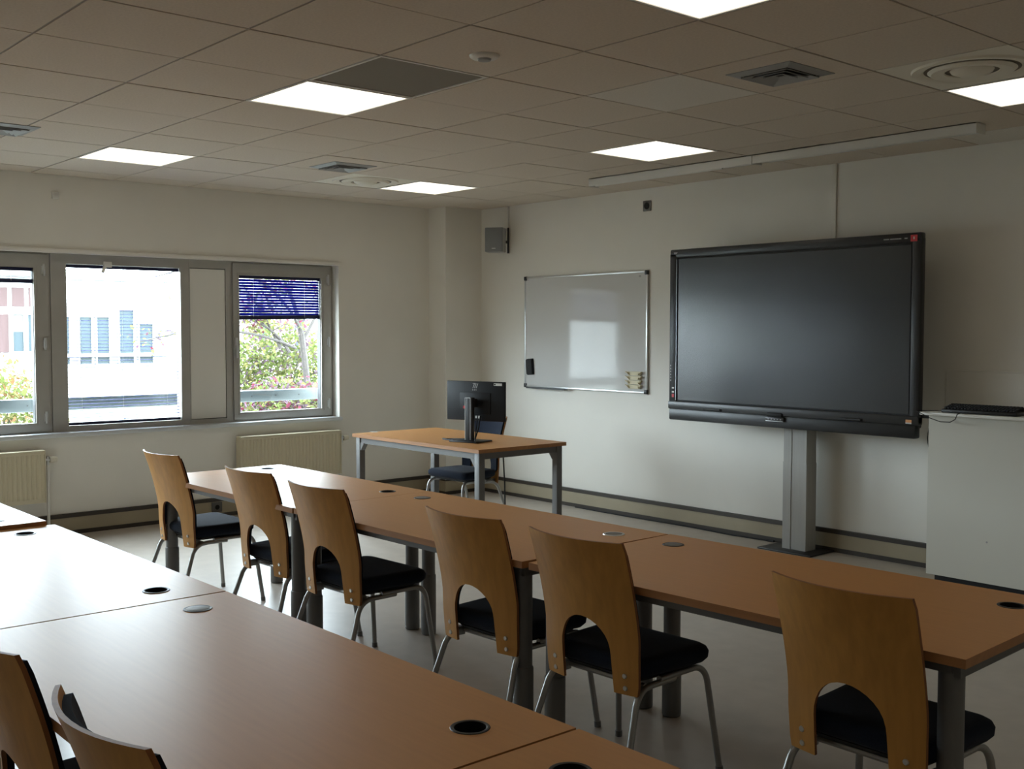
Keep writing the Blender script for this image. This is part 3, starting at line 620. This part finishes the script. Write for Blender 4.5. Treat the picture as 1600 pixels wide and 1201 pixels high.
# monitor seen from behind
t = thing('computer_monitor', 'black computer monitor seen from behind on the free-standing table', 'monitor', (2.40, -1.86, .7555), R(17))
B('monitor_black').cbox(-.245, .245, .065, .085, .142, .420, .005).build('screen_case', t)
B('monitor_black').cbox(-.13, .13, .060, .068, .19, .34, .003).build('back_bulge', t)
B('tv_screen').box(-.238, .238, .0851, .0862, .15, .412).build('screen', t, 0)
st = B('black_plastic').cbox(-.03, .03, -.02, .012, .006, .31, .004).build('stand_column', t)
B('alu').box(-.031, -.027, -.0215, -.012, .01, .309).box(.012, .016, -.0215, -.018, .01, .309).box(-.031, .016, -.0215, -.018, .305, .309).build('column_trim', st, 0)
B('black_plastic').cbox(-.03, .03, .01, .05, .24, .30, .006).build('hinge', t)
B('black_plastic').cbox(-.12, .12, -.09, .10, 0, .010, .004).build('base', t)
lg = B('mark_grey')
for k in range(3): x = -.012 + k * .014; lg.add([(x - .012, .0643, .372), (x - .005, .0643, .372), (x + .009, .0643, .405), (x + .002, .0643, .405)], [(0, 1, 2, 3)])
lg.box(-.022, .002, .0641, .0645, .402, .407)
for k in range(3): x = -.024 + k * .014; lg.box(x, x + .005, .0641, .0645, .355, .366)
lg.build('logo', t, 0)
B('sticker_white').box(.155, .222, .0641, .0648, .392, .41).build('label_sticker', t, 0); B('sticker_white').box(-.0, .045, .0641, .0648, .160, .178).build('label_sticker', t, 0)
B('soft_black').box(.158, .17, .0637, .0641, .396, .406).build('label_print', t, 0)
B('sticker_red').box(-.10, -.045, .0590, .0598, .225, .245).build('red_sticker', t, 0)
B('soft_black').tube([(.055, .045, .18), (.058, .02, .10), (.055, -.02, .02), (.05, -.05, .013), (.0, -.06, .013), (-.10, -.04, .008), (-.2, -.0, .004), (-.26, .03, .004), (-.2, .06, .004), (-.10, .02, .012), (-.04, .03, .012)], .0045, 7).build('cable', t)
B('soft_black').tube([(.03, .05, .18), (.06, -.03, .02), (.11, -.10, .004)], .004, 6).build('cable', t)
t = thing('hanging_cable', 'black cable hanging under the free-standing table near its front leg', 'cable', (2.72, -1.83, 0))
B('soft_black').tube([(0, 0, .685), (.015, 0, .5), (.0, .02, .25), (.0, .05, .03), (.06, .06, .006), (.15, .05, .006)], .005, 6).build('cord', t); B('soft_black').cyl((.15, .05, .006), (.19, .045, .008), .009, 8).build('plug', t)

# ------------------------------------------------------------------ chairs
ZT, ZB, ZA, Z0 = .862, .348, .588, .47
def prof_y(z): 
    t_ = max(0, (z - .52) / (ZT - .52)); return -.150 - .086 * t_ ** 1.4 + .010 * max(0, (.48 - z) / .15)
def half_w(z):
    if z > .56: return .2105 + .004 * ((z - .56) / .3) ** 1.5
    t_ = (.56 - z) / (.56 - ZB); return .2105 - .006 * t_ ** 2
def arch(z):
    if z >= ZA: return 0
    if z > Z0: return .111 * math.sqrt(max(0, 1 - ((z - Z0) / (ZA - Z0)) ** 2))
    return .111 + .003 * (Z0 - z) / .13
def sag(z): return .026 + .030 * max(0, min(1, (z - ZB) / (ZT - ZB)))
def surf(x, z): return prof_y(z) - sag(z) * (1 - (x / .215) ** 2)
def back_shell(margin, y_off, thick, m_face, m_edge, ztop, zbot):
    zs = [ztop + (ZA - ztop) * k / 9 for k in range(10)]
    zs += [Z0 + (ZA - Z0) * math.cos(R(90 * k / 8)) for k in range(1, 9)] + [Z0 + (zbot - Z0) * k / 4 for k in range(1, 5)]
    cols = 6; verts = []; idx = {}; faces = []
    def vid(x, z):
        k = (round(x, 5), round(z, 5))
        if k not in idx: idx[k] = len(verts); verts.append(Vector((x, surf(x, z) + y_off, z)))
        return idx[k]
    rows = []
    for z in zs:
        hw_ = half_w(z) - margin; a = arch(z) + (margin if z < ZA else 0) * 1.0; a = min(a, hw_ - .01)
        if z == ztop: hw_ -= .004
        if z < zbot + .012: hw_ -= .004
        L_ = [-hw_ + (hw_ - a) * k / cols for k in range(cols + 1)]; rows.append((z, L_, [-x for x in reversed(L_)]))
    for (za, La, Ra), (zb, Lb, Rb) in zip(rows, rows[1:]):
        for S, T_ in ((La, Lb), (Ra, Rb)):
            for k in range(cols):
                f = [vid(S[k], za), vid(S[k + 1], za), vid(T_[k + 1], zb), vid(T_[k], zb)]; g = []
                [g.append(i) for i in f if i not in g]
                if len(g) > 2: faces.append(g)
    n = len(verts); b = B(m_face); o = len(b.v); ec = {}
    b.add(verts + [v + Vector((0, thick, 0)) for v in verts], faces + [[n + i for i in reversed(f)] for f in faces])
    for f in faces:
        for i in range(len(f)): e = (f[i], f[(i + 1) % len(f)]); ec[tuple(sorted(e))] = ec.get(tuple(sorted(e)), []) + [e]
    b.mat(m_edge)
    for k, es in ec.items():
        if len(es) == 1: i, j = es[0]; b.f.append([j, i, n + i, n + j]); b.m.append(b.cur)
    return b
def make_chair():
    t = thing('classroom_chair', 'x', 'chair', (0, 0, 0), 0, 'bentwood classroom chairs')
    back = back_shell(0, 0, .011, 'ply_face', 'ply_edge', ZT, ZB).build('backrest', t, 45)
    back_shell(.010, .0112, .017, 'fabric', 'fabric', ZT - .018, .44).build('back_pad', t, 50)
    bo = B('chrome').lathe([(0, -.004), (.007, -.004), (.009, -.001), (.009, .002)], 12, M=Matrix.Rotation(R(-90), 3, 'X').to_4x4()).mesh('bolt')
    for sx in (-1, 1):
        for z in (.370, .411): place('bolt', bo, back, (sx * .158, surf(.158, z) + .0005, z))
    out = rr(-.232, .232, -.138, .225, .05, 6); out = [(x * (1 - .13 * max(0, (.05 - y) / .225)), y) for x, y in out]
    B('fabric').slab(out, [(.395, .045), (.402, .014), (.416, .002), (.436, 0), (.450, .006), (.458, .018), (.461, .04)]).build('seat', t, 60)
    B('soft_black').slab([(x * .86, y * .84) for x, y in out], [(.382, .012), (.396, 0)]).build('seat_pan', t, 40)
    for sx in (-1, 1):
        x = sx * .188
        pts = [(x, -.02, .378)] + [(x, .10, .378)] + bez((x, .165, .378), (sx * .197, .213, .376), (sx * .203, .222, .325), 6) + [(sx * .232, .258, .012)]
        lg = B('tube_grey').tube(pts, .0115, 10).build('leg', t); B('leg_grey').cyl((sx * .2325, .2585, .0), (sx * .2315, .2575, .022), .0135, 10).build('foot_cap', lg)
        pts = [(x, .06, .366), (x, -.06, .366)] + bez((x, -.085, .364), (sx * .193, -.128, .358), (sx * .199, -.150, .318), 5) + [(sx * .235, -.258, .012)]
        lg = B('tube_grey').tube(pts, .0115, 10).build('leg', t); B('leg_grey').cyl((sx * .2353, -.2587, .0), (sx * .234, -.256, .022), .0135, 10).build('foot_cap', lg)
        B('tube_grey').cbox(sx * .160 - .014, sx * .160 + .014, surf(.16, .37) + .0115, -.09, .352, .384, .003).build('back_bracket', t)
    B('tube_grey').tube([(-.188, .06, .376), (.188, .06, .376)], .010, 8).build('cross_rail', t); B('tube_grey').tube([(-.188, -.09, .37), (.188, -.09, .37)], .010, 8).build('cross_rail', t)
    return t
CH = make_chair()
CHAIRS = [(2.562, -3.945, 2.0, 'wooden-backed chair at the window end of the far row, pale blue light on its seat', G1),
          (3.535, -3.93, 3.0, 'second wooden-backed chair from the windows in the far row'), (4.205, -3.955, 3.0, 'third wooden-backed chair from the windows in the far row'),
          (5.20, -3.925, 2.0, 'fourth wooden-backed chair from the windows in the far row, left of a table joint'), (5.785, -3.918, 2.0, 'wooden-backed chair in front of the table joint, fifth from the windows'),
          (6.756, -3.878, 0, 'large near wooden-backed chair at the right end of the far row'),
          (6.46, -5.722, 0, 'wooden-backed chair cut off at the bottom left corner, its curved top edge showing'), (5.79, -5.722, 0, 'wooden-backed chair cut off by the left edge of the photo'),
          (1.71, -1.34, 183, 'dark padded chair behind the free-standing table, facing the class')]
for k, c in enumerate(CHAIRS):
    o = CH if k == 0 else copy_tree(CH)
    o.location = (c[0], c[1], 0); o.rotation_euler = (0, 0, R(c[2])); o['label'] = c[3]
